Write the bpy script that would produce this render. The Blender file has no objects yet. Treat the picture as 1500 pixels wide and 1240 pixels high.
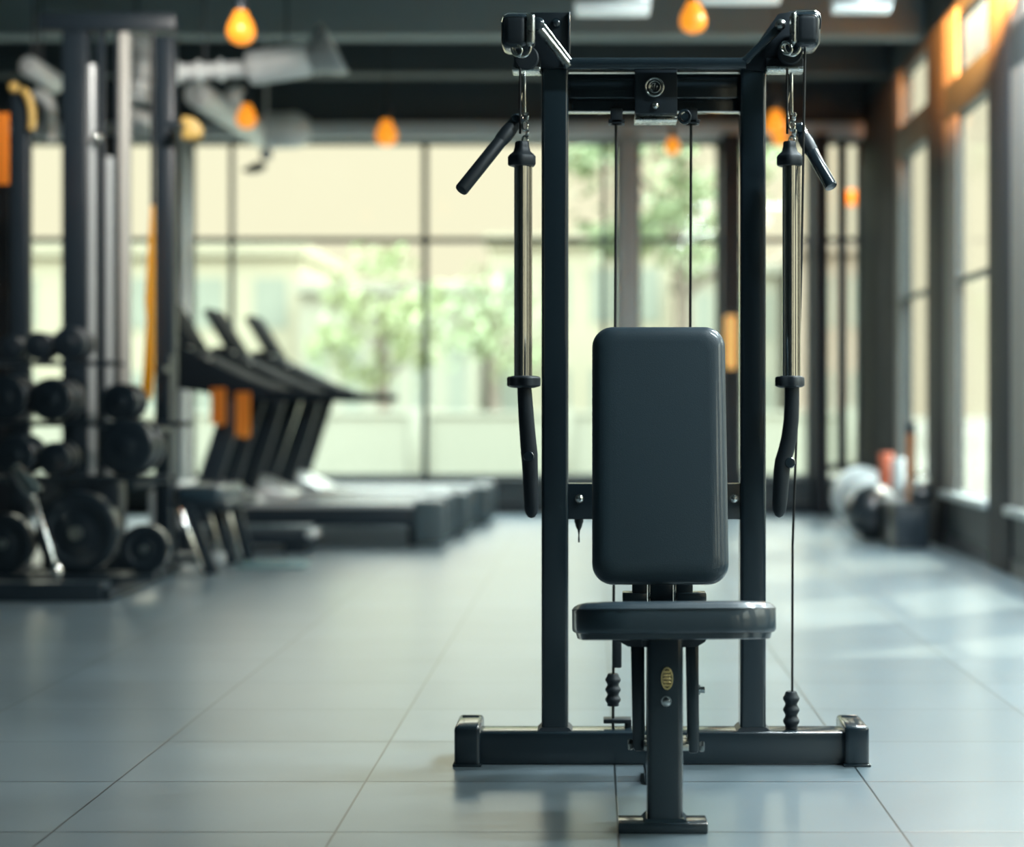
import bpy, bmesh, math, random
from mathutils import Vector, Matrix
random.seed(7)
S = bpy.context.scene
COL = S.collection
FPX, VX, VY, CH = 2400.0, 870.0, 590.0, 1.06      # focal length in px, vanishing point, camera height

def at(px, py, Y):                                 # point in the room at depth Y seen at that place
    return Vector(((px - VX) * Y / FPX, Y, CH - (py - VY) * Y / FPX))
def ax(px, Y): return (px - VX) * Y / FPX
def az(py, Y): return CH - (py - VY) * Y / FPX

# ---------------------------------------------------------------- materials
def mat(name, col, rough=.5, metal=0., spec=.5, noise=0., nscale=20., bump=0., bscale=200., coat=0., emit=None, estr=0., rvar=0.):
    m = bpy.data.materials.new(name); m.use_nodes = True
    nt = m.node_tree; b = nt.nodes['Principled BSDF']; L = nt.links
    b.inputs['Base Color'].default_value = (*col, 1)
    b.inputs['Roughness'].default_value = rough
    b.inputs['Metallic'].default_value = metal
    b.inputs['Specular IOR Level'].default_value = spec
    b.inputs['Coat Weight'].default_value = coat
    b.inputs['Coat Roughness'].default_value = .10
    tc = nt.nodes.new('ShaderNodeTexCoord')
    if noise > 0 or rvar > 0:
        n = nt.nodes.new('ShaderNodeTexNoise'); n.inputs['Scale'].default_value = nscale; n.inputs['Detail'].default_value = 4
        L.new(tc.outputs['Object'], n.inputs['Vector'])
    if noise > 0:
        r = nt.nodes.new('ShaderNodeMapRange')
        r.inputs['To Min'].default_value = 1 - noise; r.inputs['To Max'].default_value = 1 + noise
        L.new(n.outputs['Fac'], r.inputs['Value'])
        mx = nt.nodes.new('ShaderNodeMix'); mx.data_type = 'RGBA'; mx.blend_type = 'MULTIPLY'
        mx.inputs[0].default_value = 1; mx.inputs[6].default_value = (*col, 1)
        L.new(r.outputs['Result'], mx.inputs[7]); L.new(mx.outputs[2], b.inputs['Base Color'])
    if rvar > 0:
        r2 = nt.nodes.new('ShaderNodeMapRange')
        r2.inputs['To Min'].default_value = max(0, rough - rvar); r2.inputs['To Max'].default_value = rough + rvar
        L.new(n.outputs['Fac'], r2.inputs['Value']); L.new(r2.outputs['Result'], b.inputs['Roughness'])
    if bump > 0:
        n2 = nt.nodes.new('ShaderNodeTexNoise'); n2.inputs['Scale'].default_value = bscale; n2.inputs['Detail'].default_value = 3
        L.new(tc.outputs['Object'], n2.inputs['Vector'])
        bp = nt.nodes.new('ShaderNodeBump'); bp.inputs['Strength'].default_value = bump; bp.inputs['Distance'].default_value = .002
        L.new(n2.outputs['Fac'], bp.inputs['Height']); L.new(bp.outputs['Normal'], b.inputs['Normal'])
    if emit:
        b.inputs['Emission Color'].default_value = (*emit, 1); b.inputs['Emission Strength'].default_value = estr
    return m

M = {
 'frame':   mat('black_powder_coat', (.016, .028, .038), .20, spec=.5, noise=.04, nscale=9, coat=.5),
 'plate':   mat('black_plate', (.014, .022, .030), .40, spec=.4, rvar=.05, nscale=14),
 'vinyl':   mat('black_vinyl', (.023, .044, .061), .44, spec=.45, bump=.30, bscale=420, noise=.06, nscale=4, coat=.45),
 'rubber':  mat('black_rubber', (.013, .020, .027), .50, spec=.4, bump=.1, bscale=300),
 'chrome':  mat('chrome', (.72, .72, .69), .10, 1.0, rvar=.04, nscale=30),
 'steel':   mat('brushed_steel', (.50, .52, .50), .28, 1.0, rvar=.08, nscale=60),
 'gold':    mat('badge_gold', (.80, .66, .32), .3, .7, noise=.1, nscale=80),
 'badgebase': mat('badge_dark_gold', (.12, .10, .05), .45, .6),
 'cable':   mat('coated_cable', (.008, .010, .012), .5),
 'iron':    mat('dumbbell_rubber', (.011, .018, .025), .32, spec=.5, coat=.25),
 'dark':    mat('dark_equipment', (.013, .021, .029), .36, rvar=.05, nscale=6),
 'panel':   mat('grey_plastic', (.055, .080, .092), .42, noise=.05),
 'silver':  mat('silver_plastic', (.48, .50, .50), .30, .3, noise=.05),
 'belt':    mat('treadmill_belt', (.10, .12, .13), .25, noise=.1, nscale=40),
 'screen':  mat('dark_screen', (.006, .009, .012), .5, spec=.25),
 'wall':    mat('dark_wall_paint', (.040, .055, .064), .6, noise=.08, nscale=3),
 'header':  mat('pale_steel_header', (.58, .63, .65), .5, noise=.06, nscale=5),
 'pier':    mat('charcoal_column_paint', (.028, .031, .036), .6, spec=.2, noise=.08, nscale=4),
 'whitepaint': mat('white_paint', (.50, .49, .45), .35, spec=.5, noise=.04),
 'casing':  mat('grey_window_casing', (.17, .17, .165), .55, noise=.06),
 'matte':   mat('matte_black_plastic', (.010, .014, .018), .6, spec=.12, noise=.05),
 'gloss':   mat('gloss_black_paint', (.012, .020, .026), .14, spec=.6, coat=.6),
 'palecol': mat('pale_concrete', (.38, .40, .40), .6, noise=.08, nscale=6),
 'ceil':    mat('dark_ceiling_paint', (.20, .26, .28), .6, noise=.1, nscale=2),
 'winframe':mat('window_frame_paint', (.030, .042, .048), .45, noise=.05),
 'sill':    mat('painted_sill', (.40, .45, .46), .4, noise=.05),
 'duct':    mat('galvanised_duct', (.74, .76, .75), .42, .2, noise=.12, nscale=10),
 'yellow':  mat('yellow_fabric', (.80, .40, .02), .6, noise=.06, nscale=30),
 'orange':  mat('orange_fabric', (.85, .33, .04), .6, noise=.06, nscale=30),
 'goldrub': mat('gold_rubber', (.55, .36, .10), .5, noise=.06),
 'ballgrey':mat('grey_ball_vinyl', (.42, .45, .46), .35, noise=.04),
 'red':     mat('red_rubber', (.42, .09, .04), .5, noise=.05),
 'wood':    mat('brown_wood', (.36, .15, .06), .5, noise=.25, nscale=12),
 'mat':     mat('green_grey_mat', (.09, .17, .18), .6, noise=.05),
 'bulb':    mat('amber_bulb_glass', (.6, .2, .02), .3, emit=(1.0, .33, .02), estr=.95),
 'lampglow':mat('amber_lamp_glass', (.9, .5, .15), .4, emit=(1.0, .50, .14), estr=.55),
 'tube':    mat('lit_diffuser', (.8, .85, .85), .4, emit=(.86, 1.0, .98), estr=.35),
 'bark':    mat('bark', (.16, .13, .10), .8, noise=.3, nscale=15),
 'leafA':   mat('pale_leaf', (.25, .29, .14), .6, noise=.35, nscale=1.2),
 'leafB':   mat('green_leaf', (.22, .27, .14), .6, noise=.35, nscale=1.2),
 'bldA':    mat('pale_render', (.28, .255, .18), .8, noise=.08, nscale=.4),
 'bldB':    mat('grey_render', (.24, .235, .18), .8, noise=.08, nscale=.4),
 'bldC':    mat('pink_render', (.25, .19, .14), .8, noise=.08, nscale=.4),
 'bglass':  mat('facade_glass', (.20, .215, .175), .2, noise=.1, nscale=1),
 'asphalt': mat('pale_asphalt', (.11, .105, .085), .9, spec=.05, noise=.15, nscale=.7),
}

def glass_mat():
    m = bpy.data.materials.new('window_glass'); m.use_nodes = True
    nt = m.node_tree; nt.nodes.clear()
    out = nt.nodes.new('ShaderNodeOutputMaterial'); mx = nt.nodes.new('ShaderNodeMixShader')
    t = nt.nodes.new('ShaderNodeBsdfTransparent'); t.inputs['Color'].default_value = (.97, .985, .97, 1)
    g = nt.nodes.new('ShaderNodeBsdfGlossy'); g.inputs['Roughness'].default_value = .03
    lw = nt.nodes.new('ShaderNodeLayerWeight'); pw = nt.nodes.new('ShaderNodeMath'); pw.operation = 'POWER'; pw.inputs[1].default_value = 5
    ml = nt.nodes.new('ShaderNodeMath'); ml.operation = 'MULTIPLY_ADD'; ml.inputs[1].default_value = .35; ml.inputs[2].default_value = .015
    nt.links.new(lw.outputs['Facing'], pw.inputs[0]); nt.links.new(pw.outputs[0], ml.inputs[0]); nt.links.new(ml.outputs[0], mx.inputs[0]); nt.links.new(t.outputs[0], mx.inputs[1]); nt.links.new(g.outputs[0], mx.inputs[2])
    nt.links.new(mx.outputs[0], out.inputs[0])
    return m
M['glass'] = glass_mat()
def towel_mat(nm='thin_amber_towel', c1=(.85, .40, .07), c2=(.95, .52, .12)):
    m = mat(nm, c1, .7, noise=.08, nscale=30)
    nt = m.node_tree; b = nt.nodes['Principled BSDF']; o = nt.nodes['Material Output']
    t = nt.nodes.new('ShaderNodeBsdfTranslucent'); t.inputs['Color'].default_value = (*c2, 1)
    x = nt.nodes.new('ShaderNodeMixShader'); x.inputs[0].default_value = .65
    nt.links.new(b.outputs[0], x.inputs[1]); nt.links.new(t.outputs[0], x.inputs[2]); nt.links.new(x.outputs[0], o.inputs['Surface'])
    return m
M['towel'] = towel_mat(); M['yellow'] = towel_mat('thin_yellow_strap', (.95, .50, .02), (1.0, .62, .05)); M['orange'] = towel_mat('thin_orange_strap', (.9, .35, .04), (1.0, .42, .06))

def floor_mat():
    m = bpy.data.materials.new('rubber_floor_tiles'); m.use_nodes = True
    nt = m.node_tree; b = nt.nodes['Principled BSDF']; L = nt.links; N = nt.nodes.new
    tc = N('ShaderNodeTexCoord'); sep = N('ShaderNodeSeparateXYZ'); L.new(tc.outputs['Object'], sep.inputs[0])
    def math_(op, a, bb=None, v=None):
        n = N('ShaderNodeMath'); n.operation = op
        if hasattr(a, 'links'): L.new(a, n.inputs[0])
        else: n.inputs[0].default_value = a
        if bb is not None:
            if hasattr(bb, 'links'): L.new(bb, n.inputs[1])
            else: n.inputs[1].default_value = bb
        return n.outputs[0]
    TX, TY, X0, Y0, G = .70, .54, .06, 4.05, .0042
    def seam(s, o, t):
        u = math_('SUBTRACT', s, o); u = math_('DIVIDE', u, t); u = math_('FRACT', u)
        u = math_('SUBTRACT', u, .5); u = math_('ABSOLUTE', u); u = math_('SUBTRACT', .5, u)
        return math_('MULTIPLY', u, t)
    d = math_('MINIMUM', seam(sep.outputs[0], X0, TX), seam(sep.outputs[1], Y0, TY))
    r = N('ShaderNodeMapRange'); r.inputs['From Min'].default_value = G * .5; r.inputs['From Max'].default_value = G
    r.inputs['To Min'].default_value = 0; r.inputs['To Max'].default_value = 1; L.new(d, r.inputs['Value'])
    # a slightly different tone for each tile
    ix = math_('FLOOR', math_('DIVIDE', math_('SUBTRACT', sep.outputs[0], X0), TX))
    iy = math_('FLOOR', math_('DIVIDE', math_('SUBTRACT', sep.outputs[1], Y0), TY))
    cmb = N('ShaderNodeCombineXYZ'); L.new(ix, cmb.inputs[0]); L.new(iy, cmb.inputs[1])
    wn = N('ShaderNodeTexWhiteNoise'); wn.noise_dimensions = '3D'; L.new(cmb.outputs[0], wn.inputs['Vector'])
    tv = N('ShaderNodeMapRange'); tv.inputs['To Min'].default_value = .93; tv.inputs['To Max'].default_value = 1.07
    L.new(wn.outputs['Value'], tv.inputs['Value'])
    nz = N('ShaderNodeTexNoise'); nz.inputs['Scale'].default_value = 3; nz.inputs['Detail'].default_value = 5
    L.new(tc.outputs['Object'], nz.inputs['Vector'])
    nv = N('ShaderNodeMapRange'); nv.inputs['To Min'].default_value = .85; nv.inputs['To Max'].default_value = 1.15
    L.new(nz.outputs['Fac'], nv.inputs['Value'])
    tone = math_('MULTIPLY', tv.outputs[0], nv.outputs[0])
    mul = N('ShaderNodeMix'); mul.data_type = 'RGBA'; mul.blend_type = 'MULTIPLY'; mul.inputs[0].default_value = 1
    mul.inputs[6].default_value = (.145, .188, .213, 1); L.new(tone, mul.inputs[7])
    mx = N('ShaderNodeMix'); mx.data_type = 'RGBA'; L.new(r.outputs[0], mx.inputs[0])
    mx.inputs[6].default_value = (.02, .03, .034, 1); L.new(mul.outputs[2], mx.inputs[7])
    L.new(mx.outputs[2], b.inputs['Base Color'])
    b.inputs['Roughness'].default_value = .275
    b.inputs['IOR'].default_value = 1.6
    b.inputs['Specular IOR Level'].default_value = .9
    g = N('ShaderNodeTexNoise'); g.inputs['Scale'].default_value = 160; g.inputs['Detail'].default_value = 2
    L.new(tc.outputs['Object'], g.inputs['Vector'])
    hs = math_('ADD', math_('MULTIPLY', g.outputs['Fac'], .35), math_('MULTIPLY', r.outputs[0], 1.0))
    bp = N('ShaderNodeBump'); bp.inputs['Strength'].default_value = .13; bp.inputs['Distance'].default_value = .004
    L.new(hs, bp.inputs['Height']); L.new(bp.outputs[0], b.inputs['Normal'])
    return m
M['floor'] = floor_mat()
M['matte'].node_tree.nodes['Principled BSDF'].inputs['IOR'].default_value = 1.12

# ---------------------------------------------------------------- mesh helpers
class MB:
    def __init__(s): s.bm = bmesh.new()
    def _merge(s, t):
        me = bpy.data.meshes.new('tmp'); t.to_mesh(me); t.free(); s.bm.from_mesh(me); bpy.data.meshes.remove(me)
    def box(s, x0, x1, y0, y1, z0, z1, bev=0., seg=2, rot=None, piv=None):
        t = bmesh.new(); bmesh.ops.create_cube(t, size=1)
        c = Vector(((x0+x1)/2, (y0+y1)/2, (z0+z1)/2)); d = (abs(x1-x0), abs(y1-y0), abs(z1-z0))
        for v in t.verts: v.co = Vector((v.co.x*d[0], v.co.y*d[1], v.co.z*d[2])) + c
        if bev > 0: bmesh.ops.bevel(t, geom=t.edges[:], offset=min(bev, min(d)*.49), segments=seg, profile=.5, affect='EDGES')
        if rot is not None:
            p = piv if piv is not None else c
            bmesh.ops.rotate(t, verts=t.verts[:], cent=p, matrix=rot)
        s._merge(t); return s
    def lathe(s, prof, p0, axis, n=28, lobes=0, lamp=0.):
        """prof: (distance along the axis, radius)"""
        t = bmesh.new(); a = Vector(axis).normalized(); u = a.orthogonal().normalized(); w = a.cross(u)
        rings = []
        for (h, r) in prof:
            if r <= 1e-6: rings.append([t.verts.new(Vector(p0)+a*h)]); continue
            ring = []
            for k in range(n):
                th = 2*math.pi*k/n; rr = r*(1+lamp*math.cos(lobes*th)) if lobes else r
                ring.append(t.verts.new(Vector(p0)+a*h+(u*math.cos(th)+w*math.sin(th))*rr))
            rings.append(ring)
        for A, B in zip(rings, rings[1:]):
            for k in range(n):
                if len(A) == 1 and len(B) == 1: break
                if len(A) == 1: t.faces.new((A[0], B[k], B[(k+1) % n]))
                elif len(B) == 1: t.faces.new((A[k], A[(k+1) % n], B[0]))
                else: t.faces.new((A[k], A[(k+1) % n], B[(k+1) % n], B[k]))
        for R in (rings[0], rings[-1]):
            if len(R) > 1: t.faces.new(R)
        bmesh.ops.recalc_face_normals(t, faces=t.faces[:]); s._merge(t); return s
    def cyl(s, p0, p1, r, r1=None, n=24):
        d = Vector(p1)-Vector(p0); return s.lathe([(0, r), (d.length, r if r1 is None else r1)], p0, d, n)
    def rod(s, p0, p1, r, n=24, round_=.5):            # a bar with rounded ends
        d = (Vector(p1)-Vector(p0)); l = d.length; e = r*round_
        pr = [(0, 0), (0, r-e), (e*.3, r-e*.3), (e, r), (l-e, r), (l-e*.3, r-e*.3), (l, r-e), (l, 0)]
        return s.lathe(pr, p0, d, n)
    def ball(s, c, r, n=20, sc=(1, 1, 1)):
        t = bmesh.new(); bmesh.ops.create_uvsphere(t, u_segments=n, v_segments=max(8, n//2), radius=r)
        for v in t.verts: v.co = Vector((v.co.x*sc[0], v.co.y*sc[1], v.co.z*sc[2])) + Vector(c)
        s._merge(t); return s
    def tube(s, pts, r, n=16, closed=False, caps=True, rr=None):
        pts = [Vector(p) for p in pts]; t = bmesh.new(); N = len(pts); rings = []
        u = None
        for i, p in enumerate(pts):
            if closed: d = pts[(i+1) % N]-pts[i-1]
            else: d = pts[min(i+1, N-1)]-pts[max(i-1, 0)]
            d.normalize()
            if u is None: u = d.orthogonal().normalized()
            else: u = (u-d*u.dot(d)).normalized()
            w = d.cross(u); R = rr[i] if rr else r
            rings.append([t.verts.new(p+(u*math.cos(2*math.pi*k/n)+w*math.sin(2*math.pi*k/n))*R) for k in range(n)])
        pr = list(zip(rings, rings[1:])) + ([(rings[-1], rings[0])] if closed else [])
        for A, B in pr:
            for k in range(n): t.faces.new((A[k], A[(k+1) % n], B[(k+1) % n], B[k]))
        if not closed and caps: t.faces.new(rings[0]); t.faces.new(rings[-1])
        bmesh.ops.recalc_face_normals(t, faces=t.faces[:]); s._merge(t); return s
    def torus(s, c, R, r, axis=(0, 1, 0), n=28, m=10, sx=1., sz=1.):
        a = Vector(axis).normalized(); u = a.orthogonal().normalized()
        if abs(a.y) > .9: u = Vector((1, 0, 0))
        w = a.cross(u)
        return s.tube([Vector(c)+u*R*sx*math.cos(2*math.pi*k/n)+w*R*sz*math.sin(2*math.pi*k/n) for k in range(n)], r, m, closed=True)
    def prism(s, poly, off, bev=0., seg=2):
        """poly: list of 3-D points (planar), extruded by vector off"""
        t = bmesh.new(); A = [t.verts.new(Vector(p)) for p in poly]; B = [t.verts.new(Vector(p)+Vector(off)) for p in poly]
        t.faces.new(A); t.faces.new(B[::-1]); n = len(A)
        for k in range(n): t.faces.new((A[k], B[k], B[(k+1) % n], A[(k+1) % n]))
        bmesh.ops.recalc_face_normals(t, faces=t.faces[:])
        if bev > 0: bmesh.ops.bevel(t, geom=t.edges[:], offset=bev, segments=seg, profile=.5, affect='EDGES')
        s._merge(t); return s
    def xf(s, mtx): bmesh.ops.transform(s.bm, matrix=mtx, verts=s.bm.verts[:]); return s
    def build(s, name, m, parent=None, ang=38):
        o_ = origin(parent)
        if parent is None:
            xs = [v.co for v in s.bm.verts]
            lo = Vector([min(c[i] for c in xs) for i in range(3)]); hi = Vector([max(c[i] for c in xs) for i in range(3)])
            o_ = Vector(((lo.x+hi.x)/2, (lo.y+hi.y)/2, lo.z))
        bmesh.ops.translate(s.bm, verts=s.bm.verts[:], vec=-o_)
        me = bpy.data.meshes.new(name); s.bm.to_mesh(me); s.bm.free()
        for p in me.polygons: p.use_smooth = True
        me.set_sharp_from_angle(angle=math.radians(ang))
        me.materials.append(M[m] if isinstance(m, str) else m)
        o = bpy.data.objects.new(name, me); COL.objects.link(o)
        if parent is not None: o.parent = parent
        else: o.location = o_
        return o

def origin(p):
    v = Vector((0, 0, 0))
    while p is not None: v += p.location; p = p.parent
    return v
def tag(o, label=None, cat=None, group=None, kind=None):
    if label: o['label'] = label
    if cat: o['category'] = cat
    if group: o['group'] = group
    if kind: o['kind'] = kind
    return o
def thing(name, loc, label=None, cat=None, group=None, kind=None):
    e = bpy.data.objects.new(name, None); e.empty_display_size = .1; COL.objects.link(e); e.location = loc
    return tag(e, label, cat, group, kind)
def dup(o, loc=None, label=None, rotz=None, scale=None, parent=None):
    c = o.copy(); COL.objects.link(c)
    if parent is not None: c.parent = parent
    for ch in list(o.children): dup(ch, parent=c)
    if loc is not None: c.location = loc
    if label: c['label'] = label
    if rotz is not None: c.rotation_euler.z = rotz
    if scale is not None: c.scale = (scale,)*3 if not hasattr(scale, '__len__') else scale
    return c
def struct(o): o['kind'] = 'structure'; return o
R = math.radians

# ================================================================ THE SETTING
FW, RW, LW, BW, CEIL = 15.7, 2.58, -6.4, -4.0, 4.35   # far wall, right wall, left wall, back wall, ceiling
GX = 2.615                                             # plane of the right-hand glass
TOP, SILL, SILLR, MULF = 3.58, .34, .38, 2.63

struct(MB().box(LW-.2, RW+.4, BW-.2, FW+.35, -.15, 0).build('floor', 'floor')).location
fl = bpy.data.objects['floor']
# keep the tile pattern in room coordinates
for v in fl.data.vertices: v.co += fl.location
fl.location = (0, 0, 0)

c = MB().box(LW-.2, RW+.4, BW-.2, FW+.35, CEIL, CEIL+.2)
struct(c.build('ceiling', 'ceil'))
for Y in (1.5, 4.0, 6.5, 9.0, 11.2, 12.9, 14.4):
    b = MB().box(LW, RW, Y-.12, Y+.12, CEIL-.42, CEIL)
    struct(b.build('ceiling_beam', 'wall' if Y > 14 else 'ceil'))
struct(MB().box(LW-.2, LW, BW, FW+.3, 0, CEIL).build('wall_left', 'wall'))
struct(MB().box(LW-.2, RW+.4, BW-.2, BW, 0, CEIL).build('wall_back', 'wall'))

# far wall: parapet, header, piers
w = MB()
w.box(LW, GX+.1, FW, FW+.3, 0, SILL).box(LW, GX+.1, FW, FW+.3, TOP, CEIL)
struct(w.build('wall_far', 'wall'))
struct(MB().box(LW, RW, FW-.16, FW, TOP, TOP+.14, .01).build('trim_1', 'header'))
struct(MB().box(LW, RW, FW-.05, FW, 0, .10, .005).build('baseboard_far', 'dark'))
def pier(a, b_, m, d=.25):
    struct(MB().box(ax(a, FW), ax(b_, FW), FW-d, FW+.3, 0, TOP+.02, .01).build('pillar', m))
pier(1188, 1209, 'pier'); pier(1055, 1083, 'pier'); pier(906, 934, 'palecol'); pier(252, 276, 'palecol', .12); pier(140, 178, 'pier')
pier(-30, 30, 'pier')
def window(n, pts, m, verts, hz, bars=.05, sillm='sill'):
    """a window with its frame and one pane of glass; pts = (x0, x1, z0, z1) on the far wall"""
    x0, x1, z0, z1 = pts
    e = thing('window_%d' % n, (( x0+x1)/2, FW+.12, z0)); struct(e)
    f = MB(); t = .035; ya, yb = FW+.08, FW+.15
    f.box(x0, x0+t, ya, yb, z0, z1).box(x1-t, x1, ya, yb, z0, z1).box(x0, x1, ya, yb, z0, z0+t).box(x0, x1, ya, yb, z1-t, z1)
    for v, wd in verts: f.box(v-wd/2, v+wd/2, ya, yb, z0, z1)
    for h, wd in hz: f.box(x0, x1, ya+.005, yb-.005, h-wd/2, h+wd/2)
    struct(f.build('window_frame', 'winframe', e))
    struct(MB().box(x0+.01, x1-.01, FW+.11, FW+.118, z0+.01, z1-.01).build('window_pane', 'glass', e))
    struct(MB().box(x0, x1, FW-.06, FW+.08, z0-.03, z0).build('window_sill', 'winframe', e))
A = lambda p: ax(p, FW)
window(1, (A(30), A(140), SILL, TOP), 0, [(A(92), .06)], [(MULF, .05)])
window(2, (A(178), A(252), SILL, TOP), 0, [], [(MULF, .05)])
window(3, (A(276), A(906), SILL, TOP), 0, [(A(336), .04), (A(621), .055), (A(885), .05)], [(MULF, .05)])
window(4, (A(934), A(1055), SILL, TOP), 0, [], [(MULF, .05)])
window(5, (A(1083), A(1188), SILL, TOP), 0, [], [(MULF, .05)])
window(6, (A(1209), A(1262), SILL+.1, TOP), 0, [(A(1236), .10)], [(MULF, .05)])
struct(MB().box(A(1262), GX+.1, FW, FW+.3, 0, CEIL).build('wall_corner', 'pier'))

# right wall: parapet, header, pillars and tall windows
TOPR, MULR = 3.86, 3.24
w = MB(); w.box(RW, GX+.1, BW, FW+.3, 0, SILLR).box(RW, GX+.1, BW, FW+.3, TOPR, CEIL)
struct(w.build('wall_right', 'wall'))
struct(MB().box(RW-.01, RW+.04, BW, FW, 0, .10, .004).build('baseboard_right', 'dark'))
pil = [(13.95, 15.7), (12.0, 12.62), (10.10, 10.66)]
y = 10.10
while y > BW+2: pil.append((y-2.0, y-1.45)); y -= 2.0
pil.append((BW, pil[-1][0]-1.45))
for a, b_ in pil:
    struct(MB().box(RW-.02, GX+.1, a, b_, 0, TOPR+.02, .012).build('pillar', 'pier'))
pil.sort()
for n, ((a0, a1), (b0, b1)) in enumerate(zip(pil, pil[1:])):
    y0, y1 = a1, b0
    if y1-y0 < .2: continue
    e = thing('window_%d' % (n+7), (GX, (y0+y1)/2, SILLR)); struct(e)
    f = MB(); t = .05; xa, xb = GX-.03, GX+.05
    xa = GX-.03; f.box(xa, xb, y0, y0+t, SILLR, TOPR).box(xa, xb, y1-t, y1, SILLR, TOPR).box(xa, xb, y0, y1, SILLR, SILLR+t).box(xa, xb, y0, y1, TOPR-t, TOPR)
    f.box(xa-.02, xb, y0, y1, MULR-.13, MULR+.13)
    f.box(xa, xb, y0, y1, 1.92, 1.95)
    struct(f.build('window_frame', 'winframe', e))
    cs = MB().box(RW-.012, GX-.03, y1-(.38 if y1 > 9.5 and y1 < 13 else .2), y1, SILLR+.05, TOPR); struct(cs.build('window_casing', 'casing', e))
    struct(MB().box(GX, GX+.008, y0, y1, SILLR+.01, TOPR-.01).build('window_pane', 'glass', e))
    struct(MB().box(RW-.06, GX-.031, y0, y1, SILLR-.01, SILLR+.045, .006).build('window_sill', 'sill', e))

# ================================================================ MULTI GYM (frame stands at depth 4.8)
Y0 = 4.80
gym = thing('cable_gym_station', (ax(970, Y0), Y0+.05, 0), 'black steel cable gym tower with two uprights, top pulleys and wide base beam', 'gym machine')
def bx(n, px0, px1, py0, py1, Y, d, m='frame', bev=.006, par=gym, seg=3, z0=None):
    return MB().box(ax(px0, Y), ax(px1, Y), Y, Y+d, az(py1, Y) if z0 is None else z0, az(py0, Y), bev, seg).build(n, m, par)
bx('base_beam', 700, 1240, 1072, 1120, Y0, .10, bev=.007, z0=0)
for a, b_ in ((665, 703), (1238, 1274)):
    Yc = Y0-.025
    m_ = MB().box(ax(a, Yc), ax(b_, Yc), Yc, Yc+.19, 0, .118, .012, 3)
    m_.box(ax(a, Yc)-.004, ax(b_, Yc)+.004, Yc-.004, Yc+.194, 0, .008, .002)
    m_.box(ax(a, Yc)+.012, ax(b_, Yc)-.012, Yc+.155, Yc+.165, .112, .121, .002)
    m_.build('foot_cap', 'frame', gym)
YU = Y0+.02
for a, b_, top in ((793, 832.5, 80), (1084.5, 1122.5, 82)):
    x0, x1 = ax(a, YU), ax(b_, YU)
    u_ = MB().box(x0, x1, YU, YU+.075, .096, az(top, YU), .011, 4).build('upright', 'frame', gym)
    f_ = MB()                                     # welded foot flange
    f_.prism([(x0-.012, YU-.008, .096), (x1+.012, YU-.008, .096), (x1, YU-.003, .106), (x0, YU-.003, .106)], (0, .09, 0))
    f_.build('weld_flange', 'plate', u_)
# header: round bar, box beams, centre plate
MB().cyl(at(826, 93.5, Y0+.0), at(1092, 93.5, Y0+.0), .0175).build('top_bar', 'frame', gym)
bx('top_plate', 832, 1085, 92, 103, YU+.012, .10, 'gloss', .002)
bx('cross_beam', 832, 1085, 108, 143.5, YU+.03, .035, 'gloss', .003)
bx('cross_beam', 832, 1085, 126, 163, YU+.062, .05, 'gloss', .003)
cp = bx('centre_plate', 930, 992, 100, 166, Y0+.03, .03, 'plate', .002)
MB().box(ax(930, 4.86), ax(992, 4.86), 4.86, 4.95, az(170, 4.86), az(166.5, 4.86), .001).box(ax(930, 4.87), ax(992, 4.87), 4.86, 4.95, az(175.5, 4.86), az(172, 4.86), .001).build('lower_lip', 'steel', cp)
em = at(958.5, 128, Y0+.03)                       # round emblem: rings and strokes in relief
eb = MB().lathe([(0, 0), (0, .029), (.004, .029), (.006, .026), (.004, .0225), (.002, .0225), (.002, 0)], em, (0, -1, 0), 36).build('round_emblem', 'plate', gym)
e_ = MB(); e_.torus(em+Vector((0, -.0055, 0)), .0262, .0034); e_.torus(em+Vector((.001, -.004, .001)), .0170, .0020)
for k, (dx, dz, l) in enumerate(((-.0075, -.001, .012), (-.001, .001, .018), (.0055, -.002, .013))):
    e_.rod(em+Vector((dx, -.004, dz-l/2)), em+Vector((dx+.002, -.004, dz+l/2)), .0016, 8)
e_.tube([em+Vector((.0118*math.cos(t*.35+1.2), -.004, .0118*math.sin(t*.35+1.2))) for t in range(10)], .0015, 8)
tag(e_.build('emblem_relief', 'chrome', eb), 'raised bright rings and strokes of the round emblem')
def bolt(px, py, Y, r, par, m='chrome', n='bolt'):
    p = at(px, py, Y)
    return MB().lathe([(-.004, r*1.25), (.002, r*1.25), (.002, r), (r*.6, r*.92), (r*.95, r*.5), (r, 0)], p, (0, -1, 0), 20).build(n, m, par)
bolt(960, 155, Y0+.03, .0095, cp)
# underside pulley blocks and the two lift cables
for px in (903, 1012.5):
    Yp = YU+.05
    pb = MB()
    pb.box(ax(px-9, Yp), ax(px+9, Yp), Yp-.02, Yp+.03, az(182, Yp), az(160, Yp), .004)
    pb.box(ax(px-12, Yp), ax(px+12, Yp), Yp-.02, Yp+.02, az(182, Yp), az(176, Yp), .002)
    pb.build('pulley_block', 'rubber', gym)
pw = MB(); pw.torus(at(1003, 171, YU+.02), .017, .0045, sz=1.1); pw.cyl(at(1003, 171, YU+.028), at(1003, 171, YU+.012), .011)
pw.build('pulley_ring', 'frame', gym)
MB().cyl(at(902.5, 181, YU+.05), at(898, 1072, YU+.055), .0042, n=10).build('cable', 'cable', gym)
MB().cyl(at(1012.5, 181, YU+.05), at(1010, 760, YU+.05), .0042, n=10).build('cable', 'cable', gym)
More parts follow.
